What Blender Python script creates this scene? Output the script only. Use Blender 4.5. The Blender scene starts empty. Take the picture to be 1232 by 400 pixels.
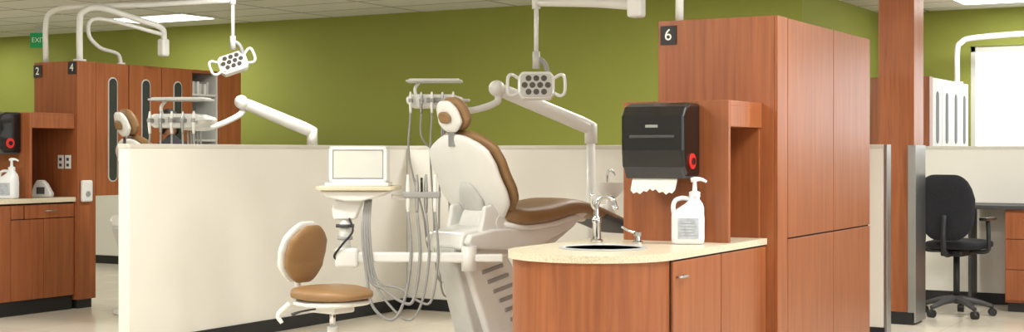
import bpy, bmesh, math, random
from mathutils import Vector, Matrix, noise
random.seed(4)
scene = bpy.context.scene
scene.view_settings.view_transform = 'Standard'
PI = math.pi

# ------------------------------------------------------------------ materials
def s2l(c):
    return tuple(((v/255)/12.92 if v/255 <= .04045 else ((v/255+.055)/1.055)**2.4) for v in c)+(1,)
def mat(name, rgb, rough=.5, metal=0, var=.06, scale=6, bump=0, coat=0, spec=.5, emis=None, estr=0):
    m = bpy.data.materials.new(name); m.use_nodes = True
    nt = m.node_tree; b = nt.nodes['Principled BSDF']
    c = s2l(rgb)
    tc = nt.nodes.new('ShaderNodeTexCoord'); n = nt.nodes.new('ShaderNodeTexNoise')
    n.inputs['Scale'].default_value = scale; n.inputs['Detail'].default_value = 3
    nt.links.new(tc.outputs['Object'], n.inputs['Vector'])
    r = nt.nodes.new('ShaderNodeValToRGB')
    r.color_ramp.elements[0].position = .3; r.color_ramp.elements[1].position = .7
    r.color_ramp.elements[0].color = tuple(v*(1-var) for v in c[:3])+(1,)
    r.color_ramp.elements[1].color = tuple(min(1, v*(1+var)) for v in c[:3])+(1,)
    nt.links.new(n.outputs['Fac'], r.inputs['Fac']); nt.links.new(r.outputs['Color'], b.inputs['Base Color'])
    b.inputs['Roughness'].default_value = rough; b.inputs['Metallic'].default_value = metal
    b.inputs['Specular IOR Level'].default_value = spec
    b.inputs['Coat Weight'].default_value = coat
    if bump:
        bp = nt.nodes.new('ShaderNodeBump'); bp.inputs['Strength'].default_value = bump; bp.inputs['Distance'].default_value = .01
        nt.links.new(n.outputs['Fac'], bp.inputs['Height']); nt.links.new(bp.outputs['Normal'], b.inputs['Normal'])
    if emis:
        b.inputs['Emission Color'].default_value = s2l(emis); b.inputs['Emission Strength'].default_value = estr
    return m
def woodmat(name, dark, light):
    m = bpy.data.materials.new(name); m.use_nodes = True
    nt = m.node_tree; b = nt.nodes['Principled BSDF']
    tc = nt.nodes.new('ShaderNodeTexCoord'); mp = nt.nodes.new('ShaderNodeMapping')
    mp.inputs['Scale'].default_value = (22, 22, 1.1)
    n = nt.nodes.new('ShaderNodeTexNoise'); n.inputs['Scale'].default_value = 1.4; n.inputs['Detail'].default_value = 6; n.inputs['Distortion'].default_value = .6
    r = nt.nodes.new('ShaderNodeValToRGB')
    r.color_ramp.elements[0].position = .25; r.color_ramp.elements[1].position = .75
    r.color_ramp.elements[0].color = s2l(dark); r.color_ramp.elements[1].color = s2l(light)
    L = nt.links.new
    L(tc.outputs['Object'], mp.inputs['Vector']); L(mp.outputs[0], n.inputs['Vector']); L(n.outputs['Fac'], r.inputs['Fac']); L(r.outputs['Color'], b.inputs['Base Color'])
    b.inputs['Roughness'].default_value = .34
    return m
WOOD = woodmat('cherry_laminate', (132, 73, 42), (164, 97, 57))
WOODSHADE = woodmat('cherry_laminate_shaded', (102, 52, 31), (128, 68, 40))  # shaded copy of the cherry laminate, recess shade put into its colour
CREAM = mat('cream_laminate', (231, 228, 219), .55, var=.015, scale=2)
CREAMCAP = mat('cream_cap', (208, 204, 192), .5, var=.02)
GREEN = mat('olive_green_paint', (148, 154, 69), .8, var=.03, scale=1.5)
WALLW = mat('off_white_paint', (225, 224, 218), .7, var=.02)
BLACK = mat('black_base', (28, 29, 32), .5)
BPLAST = mat('black_plastic', (13, 13, 15), .22, coat=.3)
WHITE = mat('white_enamel', (226, 226, 222), .35, var=.02, coat=.2)
GREY = mat('grey_plastic', (150, 150, 148), .45)
LGREY = mat('light_grey_plastic', (196, 196, 192), .4)
DGREY = mat('dark_grey_plastic', (62, 62, 64), .5)
BROWN = mat('brown_vinyl', (143, 110, 72), .48, var=.08, scale=9, bump=.15)
CHROME = mat('chrome', (215, 215, 218), .12, metal=1, var=.02)
STEEL = mat('brushed_steel', (176, 178, 180), .35, metal=1)
SINKM = mat('sink_steel', (190, 192, 194), .42, metal=.2)
FABRIC = mat('black_fabric', (26, 27, 33), .9, var=.2, scale=60, bump=.3)
PAPER = mat('paper', (240, 238, 232), .9, var=.02)
SIGN = mat('sign_black', (30, 22, 20), .5)
LETTER = mat('sign_white', (245, 245, 240), .6, var=.01)
RED = mat('red_plastic', (200, 38, 34), .4)
LIP = mat('lips', (160, 90, 80), .5)
SCREEN = mat('screen_off', (206, 208, 200), .25, var=.02)
SOAP = mat('white_bottle', (226, 229, 232), .35, var=.02)
LABEL = mat('label', (176, 182, 192), .6, var=.2, scale=40)
STONE = mat('speckled_counter', (212, 202, 178), .3, var=.2, scale=130)
BEIGE = mat('beige_tray', (204, 194, 168), .45)
SKIN = mat('skin', (196, 142, 112), .55, var=.05)
HAIR = mat('dark_hair', (22, 17, 15), .55, var=.3, scale=50, bump=.4)
SCRUB = mat('dark_scrubs', (26, 27, 34), .85, var=.15, scale=20)
EXITG = mat('exit_green', (16, 110, 62), .5, emis=(20, 150, 80), estr=.35)
DIFF = mat('troffer_diffuser', (250, 250, 245), .6, var=.01, emis=(255, 254, 248), estr=3)
CONVEX = mat('lamp_lens', (70, 66, 62), .15, coat=.6)
INNER = mat('shelf_interior', (205, 205, 200), .6, var=.03)
GLASSD = mat('dark_glass', (52, 56, 60), .08, coat=.5)
SHADOWGAP = mat('door_gap_shade', (46, 24, 16), .8)  # shade between doors, painted as a dark colour

def floor_mat():
    m = bpy.data.materials.new('vinyl_floor'); m.use_nodes = True
    nt = m.node_tree; b = nt.nodes['Principled BSDF']; L = nt.links.new
    tc = nt.nodes.new('ShaderNodeTexCoord')
    n = nt.nodes.new('ShaderNodeTexNoise'); n.inputs['Scale'].default_value = 1.3; n.inputs['Detail'].default_value = 4
    br = nt.nodes.new('ShaderNodeTexBrick'); br.offset = 0; br.inputs['Scale'].default_value = 1
    br.inputs['Brick Width'].default_value = .61; br.inputs['Row Height'].default_value = .61; br.inputs['Mortar Size'].default_value = .003
    a = s2l((226, 216, 197)); c = s2l((235, 227, 210))
    br.inputs['Color1'].default_value = a; br.inputs['Color2'].default_value = c; br.inputs['Mortar'].default_value = s2l((200, 190, 172))
    L(tc.outputs['Object'], n.inputs['Vector']); L(tc.outputs['Object'], br.inputs['Vector'])
    mx = nt.nodes.new('ShaderNodeMix'); mx.data_type = 'RGBA'; mx.blend_type = 'MULTIPLY'; mx.inputs[0].default_value = .1
    L(br.outputs['Color'], mx.inputs[6]); L(n.outputs['Fac'], mx.inputs[7]); L(mx.outputs[2], b.inputs['Base Color'])
    b.inputs['Roughness'].default_value = .18
    return m
def ceil_mat():
    m = bpy.data.materials.new('ceiling_tiles'); m.use_nodes = True
    nt = m.node_tree; b = nt.nodes['Principled BSDF']; L = nt.links.new
    tc = nt.nodes.new('ShaderNodeTexCoord')
    br = nt.nodes.new('ShaderNodeTexBrick'); br.offset = 0; br.inputs['Scale'].default_value = 1
    br.inputs['Brick Width'].default_value = 1.2; br.inputs['Row Height'].default_value = .6; br.inputs['Mortar Size'].default_value = .018
    br.inputs['Color1'].default_value = s2l((214, 214, 207)); br.inputs['Color2'].default_value = s2l((222, 221, 214)); br.inputs['Mortar'].default_value = s2l((150, 150, 144))
    L(tc.outputs['Object'], br.inputs['Vector']); L(br.outputs['Color'], b.inputs['Base Color'])
    b.inputs['Roughness'].default_value = .9
    return m
FLOOR = floor_mat(); CEIL = ceil_mat()

# ------------------------------------------------------------------ helpers
def empty(name, loc=(0, 0, 0), rot=0):
    e = bpy.data.objects.new(name, None); scene.collection.objects.link(e)
    e.location = loc; e.rotation_euler = (0, 0, math.radians(rot)); e.empty_display_size = .1
    return e
def finish(bm, par, name, m, smooth=False, bevel=0, subsurf=0, seg=2):
    bmesh.ops.recalc_face_normals(bm, faces=bm.faces)
    me = bpy.data.meshes.new(name); bm.to_mesh(me); bm.free()
    ob = bpy.data.objects.new(name, me); scene.collection.objects.link(ob)
    me.materials.append(m)
    if smooth:
        for p in me.polygons: p.use_smooth = True
    if bevel:
        md = ob.modifiers.new('bevel', 'BEVEL'); md.width = bevel; md.segments = seg; md.limit_method = 'ANGLE'; md.angle_limit = math.radians(40)
    if subsurf:
        md = ob.modifiers.new('sub', 'SUBSURF'); md.levels = subsurf; md.render_levels = subsurf
    if par: ob.parent = par
    return ob
def box(par, name, a, b, m, bevel=.003, seg=2):
    bm = bmesh.new()
    x0, x1 = sorted((a[0], b[0])); y0, y1 = sorted((a[1], b[1])); z0, z1 = sorted((a[2], b[2]))
    vs = [bm.verts.new(p) for p in [(x0, y0, z0), (x1, y0, z0), (x1, y1, z0), (x0, y1, z0), (x0, y0, z1), (x1, y0, z1), (x1, y1, z1), (x0, y1, z1)]]
    for f in [(0, 1, 2, 3), (4, 5, 6, 7), (0, 1, 5, 4), (1, 2, 6, 5), (2, 3, 7, 6), (3, 0, 4, 7)]:
        bm.faces.new([vs[i] for i in f])
    return finish(bm, par, name, m, bevel=bevel, seg=seg)
def prism(par, name, poly, t0, t1, m, axis='z', bevel=.003, smooth=False, seg=2):
    bm = bmesh.new()
    def P(p, t):
        return {'z': (p[0], p[1], t), 'y': (p[0], t, p[1]), 'x': (t, p[0], p[1])}[axis]
    A = [bm.verts.new(P(p, t0)) for p in poly]; B = [bm.verts.new(P(p, t1)) for p in poly]
    n = len(poly)
    bm.faces.new(A); bm.faces.new(B)
    for i in range(n): bm.faces.new([A[i], A[(i+1) % n], B[(i+1) % n], B[i]])
    return finish(bm, par, name, m, bevel=bevel, smooth=smooth, seg=seg)
def catmull(pts, sub):
    if sub <= 1 or len(pts) < 3: return [Vector(p) for p in pts]
    P = [Vector(p) for p in pts]; P = [P[0]*2-P[1]]+P+[P[-1]*2-P[-2]]
    out = []
    for i in range(1, len(P)-2):
        p0, p1, p2, p3 = P[i-1:i+3]
        for k in range(sub):
            t = k/sub
            out.append(.5*((2*p1)+(-p0+p2)*t+(2*p0-5*p1+4*p2-p3)*t*t+(-p0+3*p1-3*p2+p3)*t**3))
    out.append(P[-2]); return out
def lerp_list(v, n):
    out = []
    for i in range(n):
        t = i/(n-1)*(len(v)-1); k = min(int(t), len(v)-2); f = t-k
        out.append(v[k]*(1-f)+v[k+1]*f)
    return out
def sweep(par, name, pts, rad, m, n=10, sub=6, flat=1.0):
    P = catmull(pts, sub)
    R = [rad]*len(P) if not isinstance(rad, (list, tuple)) else lerp_list(list(rad), len(P))
    bm = bmesh.new(); rings = []
    T = [(P[min(i+1, len(P)-1)]-P[max(i-1, 0)]).normalized() for i in range(len(P))]
    up = Vector((0, 0, 1)) if abs(T[0].z) < .9 else Vector((0, 1, 0))
    N = (up-T[0]*up.dot(T[0])).normalized()
    for i, p in enumerate(P):
        N = (N-T[i]*N.dot(T[i])); N.normalize()
        Bv = T[i].cross(N)
        rings.append([bm.verts.new(p+(N*math.cos(a)+Bv*math.sin(a)*flat)*R[i]) for a in [2*PI*k/n for k in range(n)]])
    for i in range(len(rings)-1):
        for k in range(n): bm.faces.new([rings[i][k], rings[i][(k+1) % n], rings[i+1][(k+1) % n], rings[i+1][k]])
    bm.faces.new(rings[0]); bm.faces.new(rings[-1])
    ob = finish(bm, par, name, m, smooth=True)
    for pl in ob.data.polygons:
        if len(pl.vertices) > 4: pl.use_smooth = False
    return ob
def cyl(par, name, p0, p1, r, m, r2=None, n=20):
    return sweep(par, name, [p0, p1], [r, r if r2 is None else r2], m, n=n, sub=1)
def ring_loft(par, name, rings, m, subsurf=0, smooth=True):
    bm = bmesh.new(); R = [[bm.verts.new(p) for p in r] for r in rings]; n = len(R[0])
    for i in range(len(R)-1):
        for k in range(n): bm.faces.new([R[i][k], R[i][(k+1) % n], R[i+1][(k+1) % n], R[i+1][k]])
    bm.faces.new(R[0]); bm.faces.new(R[-1])
    return finish(bm, par, name, m, smooth=smooth, subsurf=subsurf)
def spow(v, e): return math.copysign(abs(v)**e, v)
def pad(par, name, path, w, t, m, off=0, end=.05, e=.6, n=24, smp=18, y0=0):
    P = catmull([(p[0], 0, p[1]) for p in path], 8)
    ds = [0]
    for i in range(1, len(P)): ds.append(ds[-1]+(P[i]-P[i-1]).length)
    Lg = ds[-1]; W = lerp_list(w, len(P)); TT = lerp_list(t if isinstance(t, list) else [t, t], len(P))
    us = sorted(set([0, .004, .015, .03, end*.5, end] + [end+(Lg-2*end)*k/smp for k in range(smp+1)] + [Lg-end*.5, Lg-.03, Lg-.015, Lg-.004, Lg]))
    rings = []
    for u in us:
        u = min(max(u, 0), Lg)
        i = 0
        while i < len(ds)-2 and ds[i+1] < u: i += 1
        f = (u-ds[i])/max(1e-6, ds[i+1]-ds[i])
        c = P[i].lerp(P[i+1], f); T = (P[min(i+2, len(P)-1)]-P[max(i-1, 0)]).normalized()
        N = Vector((T.z, 0, -T.x))
        q = min(u, Lg-u)/end; q = 1 if q >= 1 else math.sqrt(max(0, 1-(1-q)**2))
        ww = (W[i]*(1-f)+W[i+1]*f)*(.45+.55*q); tt = (TT[i]*(1-f)+TT[i+1]*f)*max(.12, q)
        rings.append([c+N*(off+tt*spow(math.sin(a), e))+Vector((0, y0+ww*spow(math.cos(a), e), 0)) for a in [2*PI*k/n for k in range(n)]])
    return ring_loft(par, name, rings, m)
def lathe(par, name, prof, c, m, n=28, sx=1, sy=1):
    rings = [[(c[0]+r*sx*math.cos(a), c[1]+r*sy*math.sin(a), c[2]+z) for a in [2*PI*k/n for k in range(n)]] for r, z in prof]
    ob = ring_loft(par, name, rings, m); md = ob.modifiers.new('e', 'EDGE_SPLIT'); md.split_angle = math.radians(40); return ob
def ell(par, name, c, r, m, rot=None):
    bm = bmesh.new(); bmesh.ops.create_uvsphere(bm, u_segments=20, v_segments=14, radius=1)
    M = Matrix.Translation(c) @ (rot or Matrix.Identity(4)) @ Matrix.Diagonal((*r, 1))
    bmesh.ops.transform(bm, matrix=M, verts=bm.verts)
    return finish(bm, par, name, m, smooth=True)
def rrect(x0, y0, x1, y1, r, n=5):
    pts = []
    for cx, cy, a0 in [(x1-r, y1-r, 0), (x0+r, y1-r, PI/2), (x0+r, y0+r, PI), (x1-r, y0+r, 1.5*PI)]:
        for k in range(n+1):
            a = a0+PI/2*k/n; pts.append((cx+r*math.cos(a), cy+r*math.sin(a)))
    return pts
def text(par, name, s, size, loc, rot, m):
    cu = bpy.data.curves.new(name, 'FONT'); cu.body = s; cu.size = size; cu.extrude = .001; cu.align_x = 'CENTER'; cu.align_y = 'CENTER'
    ob = bpy.data.objects.new(name, cu); scene.collection.objects.link(ob); cu.materials.append(m)
    ob.location = loc; ob.rotation_euler = rot; ob.parent = par; return ob
def cut(ob, cutter):
    md = ob.modifiers.new('b', 'BOOLEAN'); md.object = cutter; md.operation = 'DIFFERENCE'; md.solver = 'EXACT'
    dg = bpy.context.evaluated_depsgraph_get(); dg.update()
    me = bpy.data.meshes.new_from_object(ob.evaluated_get(dg)); ob.modifiers.clear(); ob.data = me

# ------------------------------------------------------------------ room
CZ = 2.9
def room_box(name, a, b, m): return box(None, name, a, b, m, bevel=0)
room_box('floor', (-17, -3, -.1), (4, 15.3, 0), FLOOR)
room_box('ceiling', (-17, -3, CZ), (4, 15.3, CZ+.1), CEIL)
room_box('wall_back', (-17, 12.57, 0), (-4.12, 15.3, CZ), GREEN)
room_box('wall_left', (-17.15, -3, 0), (-17, 12.57, CZ), GREEN)
room_box('wall_behind', (-17, -3.15, 0), (4, -3, CZ), WALLW)
wx0, wx1, wz0, wz1 = -3.16, 1.2, .95, 2.5
wf = empty('wall_far_right')
box(wf, 'below', (-4.12, 15.3, 0), (4, 15.45, wz0), GREEN, 0)
box(wf, 'above', (-4.12, 15.3, wz1), (4, 15.45, CZ), GREEN, 0)
box(wf, 'side_a', (-4.12, 15.3, wz0), (wx0, 15.45, wz1), GREEN, 0)
box(wf, 'side_b', (wx1, 15.3, wz0), (4, 15.45, wz1), GREEN, 0)
def window_frame(name, horiz, c, a0, a1, z0, z1, nm):
    e = empty(name)
    def bx(nn, u0, u1, za, zb):
        if horiz: box(e, nn, (u0, c+.03, za), (u1, c+.1, zb), WHITE)
        else: box(e, nn, (c+.05, u0, za), (c+.1, u1, zb), WHITE)
    bx('sill', a0, a1, z0, z0+.05); bx('head', a0, a1, z1-.06, z1)
    for k in range(nm+1):
        u = a0+(a1-a0-.05)*k/nm; bx('mullion_%d' % k, u, u+.05, z0, z1)
window_frame('window_1', True, 15.3, wx0, wx1, wz0, wz1, 4)
wr = empty('wall_right')
box(wr, 'below', (4, -3, 0), (4.15, 15.3, .9), WALLW, 0)
box(wr, 'above', (4, -3, 2.6), (4.15, 15.3, CZ), WALLW, 0)
box(wr, 'pier_a', (4, -3, .9), (4.15, -1, 2.6), WALLW, 0)
box(wr, 'pier_b', (4, 12, .9), (4.15, 15.3, 2.6), WALLW, 0)
window_frame('window_2_added', False, 4, -1, 12, .9, 2.6, 8)  # unseen window, added to let sky light into the room
box(None, 'baseboard_back', (-17, 12.555, 0), (-4.12, 12.57, .1), BLACK)
box(None, 'baseboard_far_right', (-4.1, 15.285, 0), (4, 15.3, .1), BLACK)

def troffer(x, y, p=66):
    e = empty('ceiling_troffer_light', (x, y, CZ))
    box(e, 'frame', (-.6, -.3, -.02), (.6, .3, -.001), WHITE)
    box(e, 'diffuser', (-.56, -.26, -.026), (.56, .26, -.02), DIFF, 0)
    l = bpy.data.lights.new('troffer_lamp', 'AREA'); l.shape = 'RECTANGLE'; l.size = 1.1; l.size_y = .5; l.energy = p; l.color = (1, .985, .95)
    o = bpy.data.objects.new('troffer_lamp', l); scene.collection.objects.link(o); o.parent = e; o.location = (0, 0, -.035)
for (x, y, p) in [(-11.3, 11.6, 22), (-15, 11.7, 14), (-12.2, 8, 40), (-8.4, 5.4, 48), (-5, 5.2, 76), (-4.8, 1.6, 92), (-1.2, 3.2, 100), (-1, 6.9, 90), (-.9, 10.5, 72), (-2.5, 14.3, 34), (-12, 3.5, 50), (-8.4, 1.6, 75), (-15, 6, 32), (-7.4, 9.0, 46), (-4.6, 10.6, 46)]:  # most of these are out of view, added in rows to light the room
    troffer(x, y, p)

def partition(name, a, b):
    e = empty(name)
    h = 1.42
    box(e, 'panel', (a[0], a[1], 0), (b[0], b[1], h-.03), CREAM, .002)
    box(e, 'top_cap', (a[0]-.004, a[1]-.004, h-.03), (b[0]+.004, b[1]+.004, h), CREAMCAP, .003)
    box(e, 'base', (a[0]-.008, a[1]-.008, 0), (b[0]+.008, b[1]+.008, .1), BLACK, .002)
    return e
pa = partition('low_partition', (-6.9, 6.69), (-6.8, 9.95))
pb = partition('low_partition', (-6.9, 9.96), (-2.66, 10.06))
box(pb, 'metal_end', (-2.66, 9.955, 0), (-2.635, 10.065, 1.42), STEEL)
pc = partition('low_partition', (-13.5, 12.2), (-8.3, 12.3))
pd = partition('low_partition', (-3.3, 12.9), (1.0, 13.0))

# ------------------------------------------------------------------ tall cabinet 6
def sign(par, s, x, y, z):
    box(par, 'number_plate', (x-.05, y-.008, z-.055), (x+.05, y-.001, z+.055), SIGN, .001)
    text(par, 'number_'+s, s, .095, (x, y-.0095, z), (PI/2, 0, 0), LETTER)
c6 = empty('tall_storage_cabinet', (-2.58, 7.44, 0))
box(c6, 'carcass', (-.727, 0, .1), (-.021, 1.87, 2.13), WOOD, .002)
box(c6, 'gap_shade_sheet', (-.021, .17, .1), (-.012, 1.87, 2.128), SHADOWGAP, 0)  # dark sheet added behind the doors to draw shaded seams
box(c6, 'toe_kick', (-.70, .03, 0), (-.05, 1.84, .1), BLACK)
box(c6, 'end_stile', (-.02, 0, .1), (0, .168, 2.13), WOOD, .002)
for i, (y0, y1) in enumerate([(.178, 1.041), (1.051, 1.868)]):
    box(c6, 'upper_door_%d' % i, (-.018, y0, .874), (0, y1, 2.128), WOOD, .003)
    box(c6, 'lower_door_%d' % i, (-.018, y0, .102), (0, y1, .865), WOOD, .003)
sign(c6, '6', -.66, 0, 2.045)

# sink counter
CT = .88
sc = empty('sink_counter')
def counter_outline(x0, x1, yb, yc, ins=0):
    r = (x1-x0)/2-ins; cx = (x0+x1)/2
    pts = [(cx+r, yb)]
    for k in range(41):
        a = -PI*k/40; pts.append((cx+r*math.cos(a), yc+r*math.sin(a)))
    pts.append((cx-r, yb)); return pts
top = prism(sc, 'countertop', counter_outline(-3.49, -2.64, 7.435, 6.12), CT-.035, CT, STONE, bevel=0)
body = prism(sc, 'curved_carcass', counter_outline(-3.49, -2.64, 7.435, 6.12, .022), .1, CT-.036, WOOD, bevel=0)
prism(sc, 'toe_kick', counter_outline(-3.49, -2.64, 7.435, 6.12, .08), 0, .1, BLACK, bevel=0)
SX, SY = -3.08, 6.25
bm = bmesh.new(); bmesh.ops.create_cone(bm, segments=40, radius1=1, radius2=1, depth=.4, cap_ends=True)
bmesh.ops.transform(bm, matrix=Matrix.Translation((SX, SY, .9)) @ Matrix.Diagonal((.205, .205, 1, 1)), verts=bm.verts)
cutter = finish(bm, None, 'cutter', STONE)
cut(top, cutter); cut(body, cutter)
bpy.data.objects.remove(cutter)
lathe(sc, 'sink_bowl', [(1.08, CT+.001), (1.08, CT+.006), (1.0, CT+.008), (.93, CT+.004), (.90, CT-.08), (.8, CT-.13), (.3, CT-.15), (.0001, CT-.15), (.0001, CT-.155), (.3, CT-.155), (.82, CT-.137), (.92, CT-.08), (.95, CT-.0), (1.0, CT+.001)], (SX, SY, 0), SINKM, n=40, sx=.205, sy=.205)
lathe(sc, 'drain', [(.03, CT-.149), (.03, CT-.146), (.015, CT-.147), (.0001, CT-.147)], (SX, SY, 0), CHROME)
box(sc, 'gap_shade_sheet', (-2.6625, 6.12, .11), (-2.655, 7.43, CT-.037), SHADOWGAP, 0)  # added dark sheet, stands in for shade in the door seams
for i, (y0, y1) in enumerate([(6.125, 6.747), (6.757, 7.43)]):
    box(sc, 'door_%d' % i, (-2.66, y0, .115), (-2.645, y1, CT-.045), WOOD, .003)
sweep(sc, 'door_handle', [(-2.645, 6.17, .76), (-2.62, 6.17, .76), (-2.62, 6.25, .76), (-2.645, 6.25, .76)], .006, STEEL, sub=4)
box(sc, 'niche_end_panel', (-3.285, 6.92, CT), (-2.67, 6.95, 1.64), WOOD, .003)
box(sc, 'niche_back', (-3.285, 6.95, CT), (-3.05, 7.435, 1.61), WOODSHADE, .002)
box(sc, 'niche_header', (-3.05, 6.95, 1.50), (-2.67, 7.435, 1.61), WOOD, .002)
box(sc, 'niche_top', (-3.285, 6.95, 1.61), (-2.67, 7.435, 1.64), WOOD, .002)
box(sc, 'niche_side', (-3.05, 7.41, CT), (-2.68, 7.435, 1.50), WOOD, .001)

fa = empty('gooseneck_faucet', (-3.30, 6.62, CT+.001), 20)
lathe(fa, 'base_flange', [(.034, .0), (.034, .012), (.024, .02), (.022, .10), (.026, .11), (.026, .125), (.017, .14), (.0001, .14)], (0, 0, 0), CHROME)
sweep(fa, 'spout', [(0, 0, .12), (0, 0, .19), (.012, 0, .225), (.045, 0, .245), (.085, 0, .23), (.098, 0, .19)], [.016, .014, .013, .013, .013, .015], CHROME)
cyl(fa, 'aerator', (.098, 0, .195), (.098, 0, .175), .017, CHROME)
sweep(fa, 'lever', [(0, 0, .17), (-.02, -.03, .2), (-.02, -.04, .26)], [.010, .008, .011], CHROME)
sd = empty('counter_soap_pump', (-3.06, 6.62, CT+.001), 170)
lathe(sd, 'base', [(.03, 0), (.03, .01), (.016, .018), (.014, .04), (.022, .045), (.022, .062), (.0001, .066)], (0, 0, 0), CHROME)
sweep(sd, 'lever', [(0, 0, .055), (.05, 0, .066), (.10, .0, .085)], [.011, .008, .008], CHROME)

def towel_dispenser(name, loc, w, h, paper=True):
    e = empty(name, loc)
    dp = .235
    prof = [(0, 0), (0, h), (-dp*.6, h), (-dp*.85, h-.02), (-dp, h-.07), (-dp, h*.35), (-dp*.96, .05), (-dp*.75, 0)]
    prism(e, 'cover', prof, 0, w, BPLAST, axis='x', bevel=.018, seg=4)
    prism(e, 'lower_trim', [(-.01, -.012), (-.01, .05), (-dp*.97, .05), (-dp*.82, -.012)], .012, w-.012, DGREY, axis='x', bevel=.006)
    box(e, 'front_window', (w*.14, -dp-.004, h*.52), (w*.86, -dp+.01, h*.56), DGREY, .004)
    box(e, 'logo', (w*.4, -dp-.003, h*.66), (w*.6, -dp+.01, h*.70), GREY, .002)
    cyl(e, 'red_hub', (w-.002, -.12, .08), (w+.008, -.12, .08), .042, RED, n=28)
    cyl(e, 'hub_knob', (w+.008, -.12, .08), (w+.016, -.12, .08), .018, BPLAST, n=20)
    if paper:
        bm = bmesh.new(); N = 14; A = []
        for i in range(N+1):
            x = w*.12+(w*.72)*i/N; zz = -.075-.012*(i % 2)-.01*math.sin(i*.7)
            A.append([bm.verts.new((x, -dp*.7, .02)), bm.verts.new((x, -dp*.78, -.03)), bm.verts.new((x, -dp*.86-.006*math.sin(i), zz))])
        for i in range(N):
            for j in range(2): bm.faces.new([A[i][j], A[i+1][j], A[i+1][j+1], A[i][j+1]])
        o = finish(bm, e, 'paper_sheet', PAPER, smooth=False)
        md = o.modifiers.new('s', 'SOLIDIFY'); md.thickness = .001
    return e
towel_dispenser('paper_towel_dispenser', (-3.19, 6.92, 1.235), .36, .39)

def jug(name, loc, rot, s=1.0):
    e = empty(name, loc, rot); e.scale = (s, s, s)
    secs = [(.078, .055, 0, 0), (.086, .062, .008, 0), (.088, .064, .03, 0), (.088, .064, .14, 0), (.086, .062, .165, 0), (.070, .055, .19, .016), (.048, .042, .215, .032), (.030, .030, .235, .036), (.026, .026, .24, .036), (.026, .026, .258, .036)]
    rings = [[(ox+w*spow(math.cos(a), .5), d*spow(math.sin(a), .5), z) for a in [2*PI*k/32 for k in range(32)]] for w, d, z, ox in secs]
    ring_loft(e, 'bottle', rings, SOAP)
    sweep(e, 'grip', [(.02, 0, .238), (-.03, 0, .245), (-.066, 0, .232), (-.078, 0, .20), (-.074, 0, .155)], .0125, SOAP)
    lathe(e, 'collar', [(.030, .252), (.030, .278), (.013, .284), (.010, .335), (.0001, .335)], (.036, 0, 0), SOAP)
    sweep(e, 'nozzle', [(.015, 0, .342), (.036, 0, .345), (.07, 0, .346), (.10, 0, .332)], [.012, .015, .010, .007], SOAP)
    box(e, 'label', (-.055, -.0655, .03), (.055, -.0625, .14), LABEL, 0)
    for q in range(5):
        box(e, 'label_line_%d' % q, (-.04, -.0662, .045+.016*q), (.04-.01*(q % 3), -.0655, .049+.016*q), GREY, 0)
    return e
jug('soap_jug', (-2.835, 6.76, CT+.001), 25, .98)

# ------------------------------------------------------------------ cabinet 4 (left)
c4 = empty('glazed_storage_cabinet', (-9.27, 8.51, 0))
W4, H4 = .54, 2.16
box(c4, 'end_pier', (-W4, 0, .08), (0, .21, H4), WOOD, .002)
box(c4, 'pier_toe_kick', (-W4+.03, .03, 0), (-.03, .19, .08), BLACK)
box(c4, 'rear_pier', (-W4, 1.80, 0), (0, 2.12, H4), WOOD, .002)
box(c4, 'back_panel', (-W4, .21, .98), (-W4+.03, 1.8, H4), WOODSHADE, .001)
box(c4, 'top_panel', (-W4+.03, .21, H4-.03), (-.02, 1.8, H4), WOOD, .001)
box(c4, 'bottom_panel', (-W4+.03, .21, .98), (-.02, 1.8, 1.01), WOOD, .001)
def slot_door(par, nm, y0, y1, z0, z1):
    o = box(par, nm, (-.02, y0+.005, z0), (0, y1-.005, z1), WOOD, .002)
    yc = (y0+y1)/2
    prism(par, nm+'_slot_frame', rrect(yc-.055, z0+.12, yc+.055, z1-.12, .054), 0, .006, LGREY, axis='x', bevel=0)
    prism(par, nm+'_slot_glass', rrect(yc-.046, z0+.131, yc+.046, z1-.131, .045), .006, .009, GLASSD, axis='x', bevel=0)
for i, (a, b) in enumerate([(.21, .605), (.605, 1.02), (1.02, 1.43)]):
    slot_door(c4, 'door_%d' % i, a, b, .98, H4-.005)
box(c4, 'shelf_lining', (-W4+.03, 1.43, 1.01), (-W4+.04, 1.78, H4-.03), INNER, 0)
box(c4, 'shelf_side', (-W4+.03, 1.78, 1.01), (-.02, 1.80, H4-.03), INNER, 0)
for k in range(4):
    z = 1.25+.22*k
    box(c4, 'shelf_%d' % k, (-W4+.04, 1.43, z), (-.03, 1.78, z+.02), INNER, 0)
for k in range(9):
    y = 1.46+.033*k; z = 1.93
    if k % 3 != 2: box(c4, 'box_%d' % k, (-.3, y, z), (-.06, y+.028, z+.10+.02*(k % 2)), [WHITE, LGREY, BEIGE][k % 3], .002)
sign(c4, '2', -W4+.05, 0, H4-.08); sign(c4, '4', -.06, 0, H4-.06)
cyl(c4, 'sanitizer_ring', (.001, .09, .99), (.03, .09, .99), .05, WHITE)
box(c4, 'sanitizer_body', (.0, .03, .93), (.035, .15, 1.12), WHITE, .015, 3)
cyl(c4, 'sanitizer_lens', (.035, .09, 1.0), (.04, .09, 1.0), .025, GREY)

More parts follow.
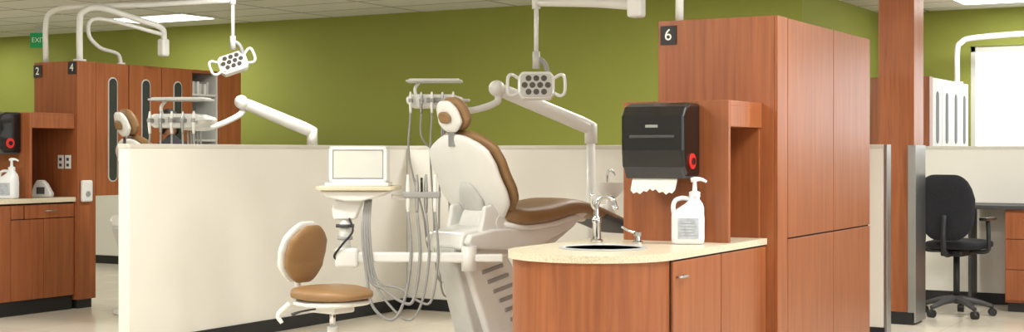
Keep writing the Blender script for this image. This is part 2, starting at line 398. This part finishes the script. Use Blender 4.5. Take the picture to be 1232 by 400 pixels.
s4 = empty('side_counter', (-9.3, 8.51, 0))
C4 = .975
box(s4, 'carcass', (-.5, -1.7, .12), (-.02, -.002, C4-.04), SHADOWGAP, .002)  # carcass coloured dark so the seams between doors look shaded
box(s4, 'toe_kick', (-.48, -1.68, 0), (-.03, -.004, .12), BLACK)
box(s4, 'countertop', (-.51, -1.72, C4-.04), (.015, -.002, C4), STONE, .004)
for i in range(5):
    y1 = -.006-.34*i; y0 = y1-.334
    if i < 2:
        if i == 0:
            box(s4, 'drawer', (-.02, y0-.2, C4-.17), (0, y1, C4-.055), WOOD, .003)
            sweep(s4, 'drawer_pull', [(0, -.32, C4-.11), (.02, -.32, C4-.11), (.02, -.22, C4-.11), (0, -.22, C4-.11)], .005, STEEL, sub=3)
        else:
            box(s4, 'filler', (-.02, y0, C4-.17), (0, y1-.206, C4-.055), WOOD, .003)
        box(s4, 'door_%d' % i, (-.02, y0, .125), (0, y1, C4-.177), WOOD, .003)
    else:
        box(s4, 'door_%d' % i, (-.02, y0, .125), (0, y1, C4-.055), WOOD, .003)
box(s4, 'niche_end_panel', (-.5, -.49, C4), (0, -.465, 1.70), WOOD, .002)
box(s4, 'niche_back', (-.5, -.465, C4), (-.47, -.002, 1.68), WOODSHADE, .001)
box(s4, 'niche_header', (-.47, -.465, 1.57), (0, -.002, 1.68), WOOD, .002)
box(s4, 'niche_top', (-.5, -.465, 1.68), (0, -.002, 1.70), WOOD, .002)
for k in range(2):
    box(s4, 'outlet_%d' % k, (-.20+.09*k, -.012, 1.22), (-.13+.09*k, -.004, 1.34), WHITE, .003)
    for q in range(2): box(s4, 'socket_%d_%d' % (k, q), (-.18+.09*k, -.014, 1.24+.05*q), (-.15+.09*k, -.011, 1.265+.05*q), DGREY, 0)
towel_dispenser('paper_towel_dispenser', (-9.74, 8.02, 1.36), .34, .34, False)
jug('soap_jug', (-9.40, 7.88, C4+.001), 20, .95)
hs = empty('curing_unit', (-9.42, 8.25, C4+.001), 30)
prism(hs, 'body', [(-.09, 0), (.09, 0), (.1, .03), (.05, .12), (.02, .15), (-.03, .15), (-.06, .1)], -.04, .04, LGREY, axis='y', bevel=.012, seg=3)
box(hs, 'panel', (-.03, -.044, .03), (.04, -.038, .09), DGREY, .003)

# ------------------------------------------------------------------ dental chair
def dental_chair(loc, rot):
    e = empty('dental_chair', loc, rot)
    prism(e, 'floor_plate', rrect(-.42, -.24, .62, .24, .1), 0, .05, WHITE, bevel=.015, seg=3)
    prism(e, 'lift_arm_cover', [(-.40, .70), (-.02, .70), (.38, .14), (.38, .05), (-.14, .05)], -.14, .14, WHITE, axis='y', bevel=.03, seg=4)
    for k in range(8):
        t = k/7; x = -.21+.35*t; z = .60-.46*t
        prism(e, 'bellows_rib_%d' % k, [(x-.03, z-.012), (x+.15, z+.028), (x+.155, z+.003), (x-.025, z-.038)], -.149, .149, GREY, axis='y', bevel=.004)
    prism(e, 'column_back', [(-.46, .74), (-.36, .74), (-.12, .06), (-.24, .05)], -.10, .10, LGREY, axis='y', bevel=.02, seg=3)
    prism(e, 'under_frame', [(-.42, .84), (-.44, .74), (-.3, .68), (.05, .66), (.38, .72), (.62, .86), (.6, .90), (-.15, .90)], -.16, .16, WHITE, axis='y', bevel=.025, seg=4)
    for sgn in (-1, 1):
        prism(e, 'side_shroud_%d' % sgn, [(-.40, .83), (-.43, .78), (-.38, .74), (-.05, .72), (.25, .75), (.5, .845), (.70, .955), (.62, .98), (.5, .955), (.40, .90), (.1, .86), (-.2, .86)], sgn*.17, sgn*.225, WHITE, axis='y', bevel=.016, seg=3)
    seatp = [(-.10, .97), (.05, .935), (.3, .95), (.52, .985), (.72, .965), (.95, .90), (1.2, .815)]
    pad(e, 'seat_cushion', seatp, [.24, .28, .285, .27, .25, .23, .21, .19], [.055, .07, .07, .062, .05, .045, .04], BROWN, end=.09)
    pad(e, 'seat_shell', seatp[:5], [.2, .25, .26, .24, .2], .03, WHITE, off=.07, end=.08)
    pad(e, 'toe_cover', [(.80, .948), (.95, .908), (1.21, .82)], [.235, .215, .205], [.03, .045, .045], DGREY, off=.018, end=.05)
    bp = [(-.03, .90), (-.105, 1.02), (-.185, 1.16), (-.265, 1.32), (-.345, 1.49)]
    wb = [.14, .22, .31, .335, .325, .33, .30, .13]
    pad(e, 'back_cushion', bp, [w+.02 for w in wb], [.035, .045, .05, .045, .03], BROWN, off=.035, end=.06, e=.75)
    pad(e, 'back_shell', bp, wb, [.03, .035, .035, .03], WHITE, off=-.03, end=.06, e=.75)
    pad(e, 'lumbar_shell', [(-.10, .94), (-.17, 1.07), (-.225, 1.18)], [.09, .11, .06], .022, LGREY, off=-.045, end=.06)
    prism(e, 'back_hinge', [(-.28, .80), (.0, .80), (-.0, .93), (-.1, 1.0), (-.2, .98)], -.11, .11, WHITE, axis='y', bevel=.025, seg=3)
    for sgn in (-1, 1):
        cyl(e, 'hinge_cap_%d' % sgn, (-.10, sgn*.10, .90), (-.10, sgn*.19, .90), .055, WHITE)
        prism(e, 'back_bracket_%d' % sgn, [(-.30, .80), (-.02, .80), (-.04, .93), (-.12, .98), (-.19, 1.02), (-.25, 1.01), (-.26, .94)], sgn*.15, sgn*.185, WHITE, axis='y', bevel=.014, seg=3)
    box(e, 'headrest_stem', (-.385, -.03, 1.40), (-.37, .03, 1.60), STEEL, .003)
    hp = [(-.345, 1.50), (-.37, 1.60), (-.42, 1.71)]
    pad(e, 'headrest_cushion', hp, [.10, .135, .125, .09], [.04, .045, .04], BROWN, off=.03, end=.07, e=.8)
    pad(e, 'headrest_shell', hp, [.07, .115, .105, .07], .03, WHITE, off=-.03, end=.06, e=.8)
    pad(e, 'headrest_band', [(-.37, 1.57), (-.385, 1.615), (-.40, 1.65)], [.05, .06, .04], .012, BROWN, off=-.062, end=.02, e=.8)
    return e
dental_chair((-4.75, 8.0, 0), 72)
dental_chair((-8.42, 8.72, 0), 70)

# ------------------------------------------------------------------ delivery system
def delivery(name, head, peak, post, postz, peakz, headz, with_hoses=True, rot=30, sc_=1.0):
    e = empty(name)
    H = Vector((*head, headz)); P = Vector((*peak, peakz)); Q = Vector((*post, postz))
    cyl(e, 'post', (Q.x, Q.y, .03), (Q.x, Q.y, postz-.02), .034, WHITE)
    lathe(e, 'post_foot', [(.16, 0), (.16, .02), (.06, .05), (.035, .07), (.0001, .07)], (Q.x, Q.y, 0), WHITE)
    cyl(e, 'post_collar', (Q.x, Q.y, postz-.12), (Q.x, Q.y, postz+.03), .048, WHITE)
    u = (Q-P).normalized()
    sweep(e, 'spring_arm', [P-u*.05, P+u*.1, (P+Q)/2, Q-u*.1, Q+u*.02], [.035, .052, .055, .058, .05], WHITE, n=16, flat=.75)
    ell(e, 'arm_knuckle', P, (.06, .06, .06), WHITE)
    sweep(e, 'fore_arm', [P+Vector((0, 0, -.02)), P+Vector((0, 0, -.10)), (P+H)/2+Vector((.04, .04, -.11)), H+Vector((.13, .1, -.06)), H+Vector((0, 0, -.05))], [.026, .026, .024, .022, .022], WHITE)
    d = empty('delivery_head', H, rot); d.parent = e; d.scale = (sc_, sc_, sc_)
    prism(d, 'tray_holder', rrect(-.21, -.13, .19, .13, .04), .135, .148, LGREY, bevel=.004)
    prism(d, 'tray_rim', rrect(-.19, -.11, .17, .11, .03), .148, .156, WHITE, bevel=.003)
    sweep(d, 'tray_stem', [(-.14, 0, .02), (-.15, 0, .09), (-.12, 0, .135)], .012, WHITE)
    prism(d, 'control_body', [(-.20, -.02), (-.16, -.05), (.12, -.05), (.2, -.01), (.2, .02), (.12, .045), (-.16, .045), (-.21, .02)], -.12, .14, WHITE, axis='y', bevel=.015, seg=3)
    box(d, 'keypad', (-.06, -.128, -.015), (.06, -.119, .02), GREY, .003)
    for k in range(5):
        x = -.17+.075*k
        box(d, 'holder_%d' % k, (x-.014, -.19, -.015), (x+.014, -.12, .012), GREY, .005)
        sweep(d, 'handpiece_%d' % k, [(x, -.165, .06), (x, -.165, .03), (x, -.175, -.02), (x, -.165, -.09)], [.006, .011, .012, .009], STEEL if k % 2 else WHITE)
        if with_hoses and k in (0, 2, 3):
            zb = -1.05-.09*k
            sweep(d, 'hose_%d' % k, [(x, -.165, -.09), (x-.01, -.16, -.4), (x*.5-.0, -.12, -.8), (x*.4+.02, -.10, zb), (x*.3+.09, -.05, zb-.03), (.13+x*.2, 0, -.95), (.12+x*.2, .02, -.6), (x*.2+.08, .04, -.05)], .0075, GREY, n=7)
        else:
            sweep(d, 'hose_%d' % k, [(x, -.165, -.09), (x, -.15, -.25), (x*.5+.03, -.1, -.34), (x*.3+.08, 0, -.25), (x*.3+.08, .02, -.05)], .007, GREY, n=7)
    sweep(d, 'pull_handle', [(.19, -.09, 0), (.24, -.13, 0), (.22, -.19, .0), (.15, -.20, .0)], .009, LGREY)
    return e
dl = delivery('dental_delivery_arm', (-5.42, 8.30), (-5.14, 8.68), (-4.73, 9.39), 1.55, 1.83, 1.73)
cq = empty('cuspidor_bowl', (-4.52, 9.30, 0), 0)
lathe(cq, 'bowl', [(.03, 1.02), (.05, 1.03), (.10, 1.08), (.112, 1.14), (.10, 1.14), (.085, 1.09), (.03, 1.06), (.0001, 1.06)], (0, 0, 0), WHITE)
cyl(cq, 'stem', (0, 0, .88), (0, 0, 1.03), .036, WHITE)
cyl(cq, 'bracket', (-.17, .07, .95), (0, 0, .95), .022, WHITE)
sweep(cq, 'cup_filler', [(-.05, .05, 1.08), (-.05, .05, 1.2), (-.01, .03, 1.23), (.03, .01, 1.19)], .010, CHROME)
delivery('dental_delivery_arm', (-7.62, 8.06), (-8.02, 9.2), (-7.75, 9.84), 1.55, 1.80, 1.61, False, 25, 1.15)

# assistant stand with monitor
ca = empty('assistant_monitor_stand', (-5.38, 7.17, 0), 28)
box(ca, 'monitor_shell', (-.10, -.02, 1.165), (.275, .13, 1.40), WHITE, .014, 3)
prism(ca, 'monitor_back', rrect(-.05, 1.19, .225, 1.375, .03), .125, .19, LGREY, axis='y', bevel=.012)
for q in range(4):
    box(ca, 'frame_%d' % q, *[((-.10, -.034, 1.165), (.275, -.018, 1.19)), ((-.10, -.034, 1.378), (.275, -.018, 1.40)), ((-.10, -.034, 1.165), (-.076, -.018, 1.40)), ((.251, -.034, 1.165), (.275, -.018, 1.40))][q], WHITE, .006)
box(ca, 'monitor_bezel', (-.08, -.024, 1.185), (.255, -.018, 1.382), GREY, .001)
box(ca, 'monitor_screen', (-.070, -.027, 1.198), (.245, -.022, 1.372), SCREEN, .001)
box(ca, 'monitor_foot', (-.12, -.08, 1.145), (.29, .15, 1.168), WHITE, .006)
prism(ca, 'tray_top', rrect(-.17, -.17, .35, .19, .05), 1.12, 1.146, BEIGE, bevel=.006)
prism(ca, 'tray_body', [(-.15, 1.12), (-.10, 1.075), (.02, 1.05), (.12, 1.05), (.25, 1.085), (.32, 1.12)], -.13, .13, WHITE, axis='y', bevel=.015, seg=3)
prism(ca, 'swivel_bracket', [(-.06, 1.06), (.13, 1.06), (.10, 1.0), (.07, .93), (-.07, .93), (-.08, 1.0)], -.05, .05, WHITE, axis='y', bevel=.015, seg=3)
cyl(ca, 'column', (0, 0, .74), (0, 0, .96), .036, WHITE)
cyl(ca, 'collar', (0, 0, .88), (0, 0, .90), .06, DGREY)
cyl(ca, 'collar_low', (0, 0, .80), (0, 0, .82), .05, GREY)
box(ca, 'knuckle', (-.06, -.06, .62), (.09, .06, .75), WHITE, .025, 4)
box(ca, 'link_arm', (.05, -.035, .655), (.80, .035, .72), WHITE, .015, 3)
cyl(ca, 'link_pivot', (.80, 0, .60), (.80, 0, .76), .05, WHITE)
box(ca, 'chair_link', (.78, -.03, .66), (1.02, .03, .71), WHITE, .012, 3)
sweep(ca, 'black_cable', [(.03, -.04, .95), (.06, -.07, .86), (0, -.08, .78), (-.06, -.06, .70), (-.03, -.03, .66)], .007, BLACK)
sweep(ca, 'holder_arm', [(.3, 0, 1.08), (.38, 0, 1.07), (.5, 0, 1.09)], .014, WHITE)
box(ca, 'holder_bar', (.38, -.06, 1.07), (.62, -.01, 1.11), GREY, .008)
for k in range(4):
    x = .41+.058*k
    sweep(ca, 'suction_tip_%d' % k, [(x, -.04, 1.22), (x, -.04, 1.13), (x, -.04, 1.03), (x, -.035, .98)], [.007, .014, .014, .010], [WHITE, GREY, STEEL][k % 3])
    zb = .29+.06*((k*2) % 4)
    sweep(ca, 'hose_%d' % k, [(x, -.035, .98), (x+.02, -.04, .7), (x-.02, -.06, .42), (x-.10, -.06, zb), (x-.22, -.05, zb+.08), (.15+.02*k, -.05, .55), (.12+.015*k, -.05, .85), (.14+.01*k, -.02, 1.06)], .010 if k < 2 else .008, GREY, n=8)
sweep(ca, 'joystick', [(.50, -.05, 1.11), (.5, -.06, 1.2)], .008, BPLAST, sub=1)

# ------------------------------------------------------------------ exam lamps
def exam_lamp(name, pos, rodtop, yaw, tilt, roll, arm):
    e = empty(name)
    x, y, z = pos
    sweep(e, 'ceiling_arm', arm, .024, WHITE, sub=5)
    cyl(e, 'drop_rod', (x, y, z+.2), (x, y, rodtop+.01), .016, WHITE)
    cyl(e, 'rod_joint', (x, y, rodtop-.04), (x, y, rodtop+.04), .03, WHITE)
    cyl(e, 'rod_hub', (x, y, z+.12), (x, y, z+.24), .026, LGREY)
    sweep(e, 'yoke', [(x, y, z+.2), (x+.05, y+.04, z+.15), (x+.05, y+.07, z+.05), (x, y+.05, z)], .018, GREY)
    h = empty('lamp_head', pos); h.parent = e
    h.rotation_euler = (math.radians(tilt), math.radians(roll), math.radians(yaw))
    prism(h, 'housing', [(-.13, -.06), (-.10, -.10), (.10, -.10), (.13, -.06), (.13, .06), (.10, .10), (-.10, .10), (-.13, .06)], -.02, .045, WHITE, axis='y', bevel=.015, seg=3)
    prism(h, 'lens_plate', rrect(-.108, -.082, .108, .082, .03), -.028, -.018, LGREY, axis='y', bevel=.003)
    for r, n, zc in [(0, 3, .048), (1, 4, 0), (2, 3, -.048)]:
        for k in range(n):
            xx = (k-(n-1)/2)*.054
            cyl(h, 'led_%d_%d' % (r, k), (xx, -.027, zc), (xx, -.035, zc), .0205, CONVEX, n=18)
    for s in (-1, 1):
        sweep(h, 'handle_%d' % s, [(s*.12, -.0, .05), (s*.17, -.02, .075), (s*.198, -.03, .05), (s*.198, -.03, -.05), (s*.17, -.02, -.075), (s*.12, 0, -.05)], .012, WHITE)
    return e
l6 = exam_lamp('dental_exam_lamp', (-4.70, 8.48, 1.83), 2.41, 30, -8, 0,
          [(-3.25, 7.62, 2.131), (-3.25, 7.62, 2.5), (-3.3, 7.66, 2.66), (-3.5, 7.9, 2.7), (-3.74, 8.12, 2.68), (-3.80, 8.20, 2.6), (-3.80, 8.20, 2.36)])
sweep(l6, 'cross_arm', [(-3.78, 8.19, 2.32), (-4.2, 8.33, 2.37), (-4.70, 8.48, 2.41)], [.036, .03, .024], WHITE, sub=3)
box(l6, 'arm_hub', (-3.85, 8.15, 2.24), (-3.75, 8.25, 2.42), WHITE, .02, 3)
exam_lamp('dental_exam_lamp', (-8.30, 9.41, 2.16), 2.72, 40, -30, -20,
          [(-9.74, 8.58, 2.161), (-9.74, 8.58, 2.5), (-9.70, 8.62, 2.62), (-9.5, 8.72, 2.66), (-8.9, 9.06, 2.68), (-8.30, 9.41, 2.72)])
def pipe(name, pts, r=.028, end=None):
    e = empty(name); sweep(e, 'tube', pts, r, WHITE, sub=5)
    cyl(e, 'flange', pts[0], (pts[0][0], pts[0][1], pts[0][2]+.02), r*2, WHITE)
    if end: end(e)
    return e
pipe('overhead_light_pole', [(-9.36, 8.62, 2.161), (-9.36, 8.62, 2.5), (-9.34, 8.64, 2.6), (-9.25, 8.76, 2.64), (-9.14, 9.1, 2.56), (-9.06, 9.30, 2.50), (-9.06, 9.34, 2.42), (-9.06, 9.34, 2.30)],
     end=lambda e: box(e, 'pivot_hub', (-9.10, 9.29, 2.24), (-9.02, 9.38, 2.40), WHITE, .02, 3))
pipe('overhead_light_pole', [(-9.4, 9.15, 2.161), (-9.4, 9.1, 2.26), (-9.36, 8.85, 2.30), (-9.36, 8.72, 2.42), (-9.3, 8.78, 2.55), (-9.05, 9.3, 2.44)], .018)
pipe('overhead_light_pole', [(-3.2, 14.85, 2.081), (-3.2, 14.85, 2.42), (-3.16, 14.85, 2.51), (-3.0, 14.87, 2.56), (-2.2, 14.95, 2.60)], .03)

ex = empty('exit_sign', (-13.4, 11.7, 0), 20)
box(ex, 'housing', (-.11, -.02, 2.64), (.11, .02, 2.82), EXITG, .004)
box(ex, 'mount', (-.05, -.02, 2.82), (.05, .02, 2.9), LGREY, .002)
text(ex, 'exit_text', 'EXIT', .085, (0, -.023, 2.73), (PI/2, 0, 0), LETTER)

# ------------------------------------------------------------------ operator stool
st = empty('operator_stool', (-5.06, 6.62, 0), -8)
for k in range(5):
    a = 2*PI*k/5+.5
    cx, sy = math.cos(a), math.sin(a)
    sweep(st, 'leg_%d' % k, [(0, 0, .13), (cx*.13, sy*.13, .12), (cx*.27, sy*.27, .085)], [.032, .026, .018], WHITE)
    cyl(st, 'caster_fork_%d' % k, (cx*.27, sy*.27, .05), (cx*.27, sy*.27, .09), .014, DGREY)
    cyl(st, 'caster_%d' % k, (cx*.27-sy*.02, sy*.27+cx*.02, .03), (cx*.27+sy*.02, sy*.27-cx*.02, .03), .03, DGREY)
cyl(st, 'gas_lift_outer', (0, 0, .10), (0, 0, .32), .032, WHITE); cyl(st, 'gas_lift', (0, 0, .3), (0, 0, .46), .018, CHROME)
box(st, 'seat_mechanism', (-.12, -.09, .405), (.1, .09, .455), WHITE, .012)
pad(st, 'seat_shell', [(-.22, .475), (0, .465), (.23, .47)], [.13, .215, .225, .19, .12], .022, WHITE, end=.10)
pad(st, 'seat_cushion', [(-.24, .53), (0, .52), (.25, .515)], [.14, .23, .24, .2, .13], [.035, .042, .035], BROWN, end=.12)
sweep(st, 'back_bracket', [(-.1, 0, .44), (-.24, 0, .45), (-.30, 0, .52), (-.29, 0, .66)], [.018, .02, .02, .018], WHITE)
bk = [(-.275, .57), (-.27, .70), (-.235, .82), (-.19, .93)]
pad(st, 'back_cushion', bk, [.10, .155, .165, .15, .09], [.028, .034, .028], BROWN, off=.025, end=.10, e=.85)
pad(st, 'back_shell', bk, [.105, .16, .172, .155, .095], [.022, .03, .022], WHITE, off=-.03, end=.10, e=.85)
for s in (-1, 1):
    sweep(st, 'lever_%d' % s, [(-.05, s*.08, .43), (-.08, s*.18, .42), (-.1, s*.235, .405)], [.006, .006, .011], DGREY)
sweep(st, 'back_strut', [(-.26, -.10, .45), (-.32, -.14, .38), (-.30, -.13, .33)], [.018, .016, .012], WHITE)

# ------------------------------------------------------------------ person
pe = empty('dental_assistant', (-8.00, 8.42, 0), 150)
def skinmesh(par, name, verts, edges, radii, m, root=0, sub=2):
    me = bpy.data.meshes.new(name); me.from_pydata(verts, edges, []); ob = bpy.data.objects.new(name, me); scene.collection.objects.link(ob)
    md = ob.modifiers.new('skin', 'SKIN')
    for i, r in enumerate(radii):
        sv = me.skin_vertices[0].data[i]; sv.radius = (r if isinstance(r, tuple) else (r, r)); sv.use_root = (i == root)
    s = ob.modifiers.new('sub', 'SUBSURF'); s.levels = sub; s.render_levels = sub
    me.materials.append(m); md.use_smooth_shade = True; ob.parent = par; return ob
V = [(0, 0, .93), (.0, 0, 1.08), (.06, 0, 1.25), (.14, 0, 1.37), (.20, 0, 1.45), (.24, 0, 1.50)]
E = [(0, 1), (1, 2), (2, 3), (3, 4), (4, 5)]; R = [(.15, .12), (.14, .11), (.155, .12), (.16, .115), (.065, .065), (.05, .05)]
for s in (-1, 1):
    b = len(V)
    V += [(.15, s*.17, 1.375), (.21, s*.22, 1.14), (.34, s*.16, 1.16), (.36, s*.15, 1.16)]
    R += [.066, .048, .038, .034]; E += [(3, b), (b, b+1), (b+1, b+2), (b+2, b+3)]
    b = len(V)
    V += [(0, s*.10, .85), (.03, s*.11, .48), (-.02, s*.11, .1), (.0, s*.115, .05), (.14, s*.13, .035)]
    R += [.09, .062, .042, .04, .032]; E += [(0, b), (b, b+1), (b+1, b+2), (b+2, b+3), (b+3, b+4)]
skinmesh(pe, 'clothed_body', V, E, R, SCRUB)
for s in (-1, 1):
    o = Vector((.37, s*.148, 1.16))
    V = [o, o+Vector((.05, -s*.005, -.005)), o+Vector((.085, -s*.005, -.01))]; E = [(0, 1), (1, 2)]; R = [(.024, .018), (.034, .016), (.036, .014)]
    for k in range(4):
        y = s*(.027-.018*k); ln = [.06, .075, .07, .052][k]; b = len(V)
        q = o+Vector((.09, y-s*.005, -.01))
        V += [q, q+Vector((ln*.45, 0, -.008)), q+Vector((ln*.75, 0, -.03)), q+Vector((ln*.85, 0, -.052))]
        R += [.009, .0085, .008, .007]; E += [(2, b), (b, b+1), (b+1, b+2), (b+2, b+3)]
    b = len(V); q = o+Vector((.03, -s*.03, -.01))
    V += [q, q+Vector((.035, -s*.02, -.015)), q+Vector((.065, -s*.018, -.03))]; R += [.012, .010, .008]; E += [(1, b), (b, b+1), (b+1, b+2)]
    skinmesh(pe, 'hand_%d' % s, [tuple(v) for v in V], E, R, SKIN)
hd = empty('head', (.29, 0, 1.60)); hd.parent = pe; hd.rotation_euler = (0, math.radians(32), 0)
bm = bmesh.new(); bmesh.ops.create_uvsphere(bm, u_segments=32, v_segments=24, radius=1)
for v in bm.verts:
    x, y, z = v.co
    w = 1-.28*max(0, -z)**1.5
    v.co = (x*.098*(1 if x > 0 else 1.02), y*.075*w, z*.118)
    if x > 0:
        v.co.x += .022*math.exp(-((z+.15)/.14)**2-(y/.16)**2)
        v.co.x += .008*math.exp(-((z+.72)/.15)**2-(y/.35)**2)
        v.co.x -= .008*math.exp(-((z-.05)/.12)**2-((abs(y)-.35)/.15)**2)
finish(bm, hd, 'face', SKIN, smooth=True)
for s in (-1, 1):
    ell(hd, 'eye_%d' % s, (.083, s*.03, .006), (.012, .013, .010), WHITE); ell(hd, 'iris_%d' % s, (.0935, s*.03, .006), (.003, .006, .006), HAIR)
    ell(hd, 'ear_%d' % s, (-.005, s*.075, -.005), (.018, .010, .03), SKIN)
ell(hd, 'mouth', (.094, 0, -.055), (.006, .022, .006), LIP)
bm = bmesh.new(); bmesh.ops.create_uvsphere(bm, u_segments=32, v_segments=24, radius=1)
dele = []
for v in bm.verts:
    x, y, z = v.co
    if x > .35 and z < .45 and abs(y) < .9: dele.append(v)
    elif z < -.72: dele.append(v)
    n_ = noise.noise(Vector((x*6, y*6, z*2)))*.006
    v.co = (x*(.110+n_)-.006, y*(.092+n_), z*(.132+n_)+.002)
bmesh.ops.delete(bm, geom=dele, context='VERTS')
ho = finish(bm, hd, 'hair', HAIR, smooth=True); md = ho.modifiers.new('s', 'SOLIDIFY'); md.thickness = .012

# ------------------------------------------------------------------ column and right side
co = empty('wood_column', (-2.98, 11.0, 0))
box(co, 'shaft', (0, 0, .1), (.28, .31, CZ), WOOD, .004)
box(co, 'base', (.01, .01, 0), (.27, .30, .1), BLACK)
box(co, 'metal_guard', (.28, -.004, .02), (.295, .314, 1.42), STEEL, .002)
box(co, 'metal_corner', (.235, -.014, .1), (.295, -.001, 1.42), STEEL, .002)
cr = empty('glazed_storage_cabinet', (-3.10, 13.22, 0))
box(cr, 'carcass', (-.56, 0, 0), (-.02, 1.7, 2.08), WOOD, .003)
box(cr, 'end_stile', (-.02, 0, 0), (0, .12, 2.08), WOOD, .002)
for i in range(4):
    y0 = .12+.395*i
    box(cr, 'door_%d' % i, (-.02, y0+.003, .1), (0, y0+.392, 2.075), LGREY, .003)
    yc = y0+.2
    prism(cr, 'slot_%d' % i, rrect(yc-.05, 1.45, yc+.05, 1.95, .045), 0, .004, DGREY, axis='x', bevel=0)
dk = empty('work_desk', (-2.62, 12.3, 0))
box(dk, 'desk_top', (0, 0, .875), (3.2, .59, .91), DGREY, .005)
box(dk, 'pedestal', (.36, .04, .08), (.82, .56, .875), WOOD, .003)
box(dk, 'pedestal_base', (.38, .06, 0), (.80, .55, .08), BLACK)
for i, (z0, z1) in enumerate([(.10, .36), (.365, .62), (.625, .85)]):
    box(dk, 'drawer_%d' % i, (.365, .022, z0), (.815, .04, z1), WOOD, .003)
    sweep(dk, 'pull_%d' % i, [(.53, .022, z1-.06), (.53, 0, z1-.06), (.65, 0, z1-.06), (.65, .022, z1-.06)], .005, STEEL, sub=3)
box(dk, 'support_panel', (.0, .3, 0), (.025, .56, .875), DGREY, .003)
box(dk, 'right_panel', (3.17, .1, 0), (3.2, .56, .875), DGREY, .003)

oc = empty('office_chair', (-2.56, 11.86, 0), 84)
for k in range(5):
    a = 2*PI*k/5+.2; cx, sy = math.cos(a), math.sin(a)
    sweep(oc, 'leg_%d' % k, [(0, 0, .14), (cx*.15, sy*.15, .12), (cx*.29, sy*.29, .08)], [.034, .026, .018], DGREY)
    cyl(oc, 'caster_%d' % k, (cx*.29-sy*.025, sy*.29+cx*.025, .032), (cx*.29+sy*.025, sy*.29-cx*.025, .032), .032, BLACK)
    cyl(oc, 'stem_%d' % k, (cx*.29, sy*.29, .03), (cx*.29, sy*.29, .09), .01, BLACK)
cyl(oc, 'gas_lift', (0, 0, .1), (0, 0, .52), .026, BLACK)
box(oc, 'mechanism', (-.14, -.09, .50), (.12, .09, .55), BLACK, .01)
pad(oc, 'seat', [(-.24, .60), (0, .59), (.2, .595), (.26, .57)], [.2, .24, .25, .22], [.035, .045, .035], FABRIC, end=.08)
sweep(oc, 'back_bar', [(-.1, 0, .52), (-.28, 0, .53), (-.33, 0, .64), (-.30, 0, .85)], .022, BLACK)
pad(oc, 'backrest', [(-.27, .64), (-.255, .8), (-.27, .98), (-.31, 1.18)], [.17, .23, .24, .19], [.035, .045, .035], FABRIC, end=.12)
for s in (-1, 1):
    sweep(oc, 'arm_post_%d' % s, [(-.02, s*.12, .54), (-.02, s*.26, .55), (-.02, s*.27, .66), (-.02, s*.265, .80)], .018, BLACK)
    box(oc, 'arm_pad_%d' % s, (-.15, s*.265-.035, .80), (.12, s*.265+.035, .83), BPLAST, .012, 3)

# ------------------------------------------------------------------ world + camera
w = bpy.data.worlds.new('world'); scene.world = w; w.use_nodes = True
bg = w.node_tree.nodes['Background']; bg.inputs[0].default_value = (.93, .96, .95, 1); bg.inputs[1].default_value = 2.6
cam = bpy.data.cameras.new('camera'); co_ = bpy.data.objects.new('camera', cam); scene.collection.objects.link(co_)
co_.location = (0, 0, 1.36); co_.rotation_euler = (PI/2, 0, math.radians(30))
cam.sensor_width = 36; cam.lens = 48.62; cam.shift_y = -16/1232; cam.clip_end = 100
scene.camera = co_
